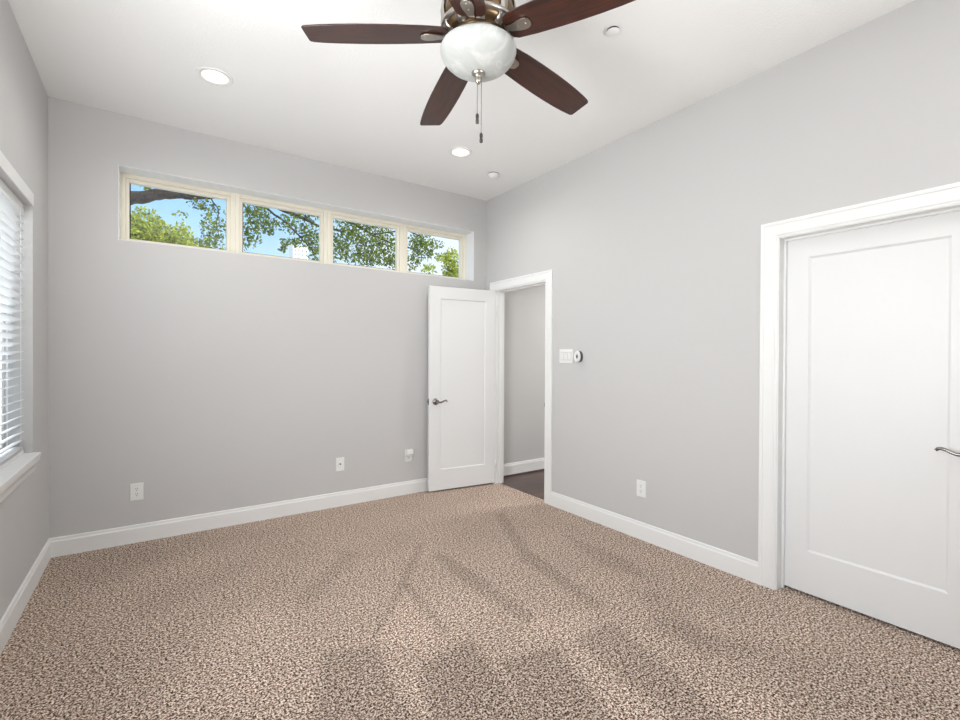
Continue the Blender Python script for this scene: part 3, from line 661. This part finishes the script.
# ------------------------------------------------------------------ outside
GZ = -0.45
mb = MB(); mb.box(-60, 60, YB + 0.27, 160, GZ - 0.1, GZ); mb.box(-60, XL - 0.18, -40, YB + 0.27, GZ - 0.1, GZ)
tag(mb.build('bounce_ground', M['bounce']), 'ground outside, coloured pale to bounce light up to the windows', 'bounce_ground', kind='structure')  # ground made pale as a reflector for the high windows

def foliage(name, mat_, parent, off, clusters, leaf, seed, squash=1.0):
    """clusters: (centre, radii, count) -> one mesh of single leaves"""
    rg = np.random.default_rng(seed); C = []; S = []
    for c, rad, cnt in clusters:
        d = rg.normal(size=(cnt, 3)); d /= np.linalg.norm(d, axis=1)[:, None]
        rr = rg.random(cnt) ** (1 / 2.2)
        C.append(np.array(c) + d * rr[:, None] * np.array(rad))
    C = np.vstack(C); n_ = len(C)
    t = rg.normal(size=(n_, 3)); t /= np.linalg.norm(t, axis=1)[:, None]
    q = rg.normal(size=(n_, 3)); b_ = np.cross(t, q); b_ /= np.linalg.norm(b_, axis=1)[:, None]; nn = np.cross(t, b_)
    s = leaf * (0.6 + 0.8 * rg.random(n_))[:, None]
    sh = [(-0.5, 0, 0), (-0.15, 0.27, 0.06), (0.22, 0.22, 0.05), (0.55, 0, -0.04), (0.22, -0.22, 0.05), (-0.15, -0.27, 0.06)]
    V = np.stack([C + s * (u * t + v * b_ + w * nn) for u, v, w in sh], 1).reshape(-1, 3) - np.array(off)
    me = bpy.data.meshes.new(name); nV = len(V)
    me.vertices.add(nV); me.vertices.foreach_set('co', V.ravel())
    base = np.arange(n_)[:, None] * 6
    F = np.concatenate([base + np.array([[0, 1, 2, 3]]), base + np.array([[0, 3, 4, 5]])], 1).reshape(-1, 4)
    me.loops.add(F.size); me.loops.foreach_set('vertex_index', F.ravel().astype(np.int32))
    me.polygons.add(len(F)); me.polygons.foreach_set('loop_start', (np.arange(len(F)) * 4).astype(np.int32)); me.polygons.foreach_set('loop_total', np.full(len(F), 4, np.int32))
    at = me.attributes.new('leaf_tone', 'FLOAT', 'POINT'); at.data.foreach_set('value', np.repeat(rg.random(n_), 6).astype(np.float32))
    me.update(calc_edges=True); me.validate(); me.materials.append(mat_)
    o = bpy.data.objects.new(name, me); COL.objects.link(o)
    o.parent = parent
    return o
def branch(mb, pts, r0, r1, n=10, wob=0.0, seed=0):
    rg = random.Random(seed); P = [Vector(p) for p in pts]; path = []
    for i in range(len(P) - 1):
        for q in range(6):
            p = P[i].lerp(P[i + 1], q / 6); path.append(p + Vector((rg.uniform(-wob, wob), rg.uniform(-wob, wob), rg.uniform(-wob, wob))))
    path.append(P[-1]); m_ = len(path)
    rad = [(r0 + (r1 - r0) * k / (m_ - 1)) * (1 + rg.uniform(-0.08, 0.08)) for k in range(m_)]
    mb.tube(path, rad, n)

# shade tree whose limb and twigs cross the high windows
tb = Vector((-3.6, 10.2, GZ))
tr = thing('shade_tree', 'dark green tree with a thick limb crossing the high windows', 'tree', tb)
mb = MB(); branch(mb, [tb, (-3.5, 10.1, 1.2), (-3.2, 9.9, 2.9), (-3.0, 9.8, 5.0), (-2.6, 9.7, 7.0)], 0.36, 0.14, 14, 0.03, 1); mb.build('trunk', M['bark'], tr, tb)
mb = MB(); branch(mb, [(-3.25, 9.9, 2.7), (-1.9, 9.4, 3.35), (-0.9, 9.1, 3.66), (-0.36, 9.0, 3.735), (0.10, 9.0, 3.905), (0.45, 9.0, 3.965), (0.85, 9.0, 4.03), (1.5, 9.1, 4.15)], 0.145, 0.045, 12, 0.012, 2); mb.build('limb', M['bark'], tr, tb)
for k, (pts, r0, r1) in enumerate([
    ([(0.9, 9.02, 4.03), (1.53, 9.0, 3.995), (1.95, 9.0, 3.74), (2.28, 9.0, 3.44), (2.45, 9.0, 3.25)], 0.024, 0.010),
    ([(1.3, 9.1, 4.12), (1.85, 9.05, 4.0), (2.25, 9.0, 3.88), (2.55, 9.0, 3.78), (2.95, 9.0, 3.76), (3.3, 9.05, 3.85)], 0.036, 0.012),
    ([(1.4, 9.1, 4.14), (2.6, 9.2, 4.22), (3.2, 9.1, 3.98), (3.6, 9.0, 3.78), (4.1, 9.0, 3.65), (4.6, 9.0, 3.62)], 0.036, 0.010),
    ([(0.72, 9.0, 4.0), (0.86, 9.0, 3.8), (0.83, 9.0, 3.55), (0.88, 9.0, 3.3)], 0.012, 0.005),
    ([(1.2, 9.1, 4.1), (1.35, 9.1, 3.8), (1.42, 9.1, 3.5)], 0.012, 0.005),
    ([(3.6, 9.0, 3.8), (4.3, 9.0, 4.0), (4.7, 9.0, 3.9), (4.85, 9.0, 3.6)], 0.018, 0.006)]):
    mb = MB(); branch(mb, pts, r0, r1, 7, 0.008, 10 + k); mb.build('branch', M['bark'], tr, tb)
cl = [((0.80, 9.0, 3.45), (0.24, 0.3, 0.46), 175), ((0.62, 9.0, 3.84), (0.24, 0.25, 0.10), 40), ((0.68, 9.0, 3.20), (0.24, 0.25, 0.10), 40), ((0.33, 9.0, 3.62), (0.12, 0.2, 0.10), 9),
      ((-0.12, 9.0, 3.99), (0.16, 0.2, 0.05), 22),
      ((1.42, 9.0, 3.86), (0.26, 0.35, 0.20), 170), ((1.30, 9.0, 3.45), (0.24, 0.3, 0.28), 130), ((1.62, 9.0, 3.66), (0.18, 0.3, 0.17), 110), ((2.00, 9.0, 3.74), (0.26, 0.3, 0.20), 110), ((2.28, 9.0, 3.95), (0.32, 0.3, 0.10), 90),
      ((2.36, 9.0, 3.60), (0.22, 0.3, 0.28), 150), ((2.48, 9.0, 3.32), (0.18, 0.3, 0.22), 110), ((1.95, 9.0, 3.40), (0.16, 0.2, 0.07), 34), ((1.88, 9.0, 3.27), (0.07, 0.1, 0.06), 16), ((2.15, 9.0, 3.42), (0.14, 0.2, 0.10), 36),
      ((3.15, 9.0, 3.66), (0.50, 0.45, 0.42), 480), ((3.75, 9.0, 3.58), (0.48, 0.45, 0.42), 420), ((3.45, 9.0, 3.28), (0.55, 0.4, 0.16), 170), ((2.9, 9.0, 3.40), (0.20, 0.3, 0.26), 110), ((4.05, 9.0, 3.30), (0.22, 0.3, 0.2), 100), ((3.4, 9.0, 3.98), (0.7, 0.3, 0.12), 160),
      ((4.66, 9.0, 3.76), (0.30, 0.35, 0.25), 230), ((4.48, 9.0, 3.42), (0.18, 0.3, 0.30), 110), ((4.85, 9.0, 3.55), (0.16, 0.2, 0.15), 45), ((5.05, 9.0, 3.80), (0.20, 0.2, 0.10), 26),
      # the crown above the window heads
      ((-2.6, 9.8, 6.2), (2.2, 2.0, 1.6), 2600), ((0.2, 9.6, 5.6), (1.8, 1.2, 0.9), 1500), ((2.6, 9.3, 5.3), (2.2, 1.0, 0.8), 1700), ((4.4, 9.2, 5.0), (1.2, 0.8, 0.7), 800)]
foliage('foliage', M['leaf_dark'], tr, tb, [(c, r_, int(q * 2.1)) for c, r_, q in cl], 0.056, 5)

def small_tree(name, label, base, trunk_top, clusters, leaf, matl, seed, more=1):
    base = Vector(base); t = thing(name, label, 'tree', base)
    mb = MB(); branch(mb, [base, base.lerp(Vector(trunk_top), 0.5), trunk_top], 0.14, 0.05, 10, 0.03, seed); mb.build('trunk', M['bark'], t, base)
    foliage('foliage', matl, t, base, [(c, r_, q * more) for c, r_, q in clusters], leaf, seed)
    return t
small_tree('lime_tree', 'yellow-green tree low behind the limb in the first high window', (-0.9, 16, GZ), (-0.8, 16, 4.6),
    [((-0.9, 16, 4.35), (0.95, 0.8, 1.0), 1900), ((-0.25, 16, 4.62), (0.55, 0.6, 0.85), 1000), ((0.10, 16, 4.5), (0.55, 0.6, 0.62), 700), ((0.58, 16, 4.55), (0.36, 0.5, 0.62), 520), ((0.92, 16, 4.32), (0.34, 0.4, 0.42), 300), ((-0.3, 16, 3.4), (1.7, 1.0, 1.0), 1500)], 0.09, M['leaf_lime'], 21, 2)
small_tree('lime_tree', 'yellow-green tree at the right side of the rightmost high window', (8.6, 14, GZ), (8.5, 14, 4.4),
    [((8.42, 14, 4.55), (0.32, 0.4, 0.62), 330), ((8.55, 14, 4.15), (0.30, 0.4, 0.45), 300), ((8.10, 14, 4.75), (0.30, 0.3, 0.18), 60), ((7.55, 14, 4.30), (0.30, 0.3, 0.22), 50), ((8.9, 14, 3.6), (0.9, 0.8, 0.9), 900)], 0.09, M['leaf_lime'], 22, 2)

# white block far away, seen low in the second window
bw = thing('tower_block', 'distant white building with small square windows beyond the trees', 'building', (29.2, 122, GZ))
mb = MB(); mb.box(27.4, 31.0, 120, 124, GZ, 28.4); mb.box(27.2, 31.2, 119.9, 124.1, 28.4, 28.7); mb.build('walls', M['concrete'], bw, bw.location)
for r_ in range(8):
    for c_ in range(4):
        mb = MB(); x = 27.75 + c_ * 0.86; z = 27.35 - r_ * 1.0
        mb.box(x, x + 0.34, 119.95, 120.1, z - 0.32, z + 0.1); mb.build('window', M['darkglass'], bw, bw.location)

# hedge outside the side window
hb = thing('hedge', 'grey-green hedge outside the blind-covered left window', 'hedge', (-3.3, 3.5, GZ))
hb['kind'] = 'stuff'
foliage('foliage', M['leaf_hedge'], hb, hb.location, [((-3.4, y, 0.45), (0.5, 0.7, 0.85), 1300) for y in (1.6, 2.5, 3.4, 4.3, 5.2, 6.1, 7.0)], 0.12, 31)
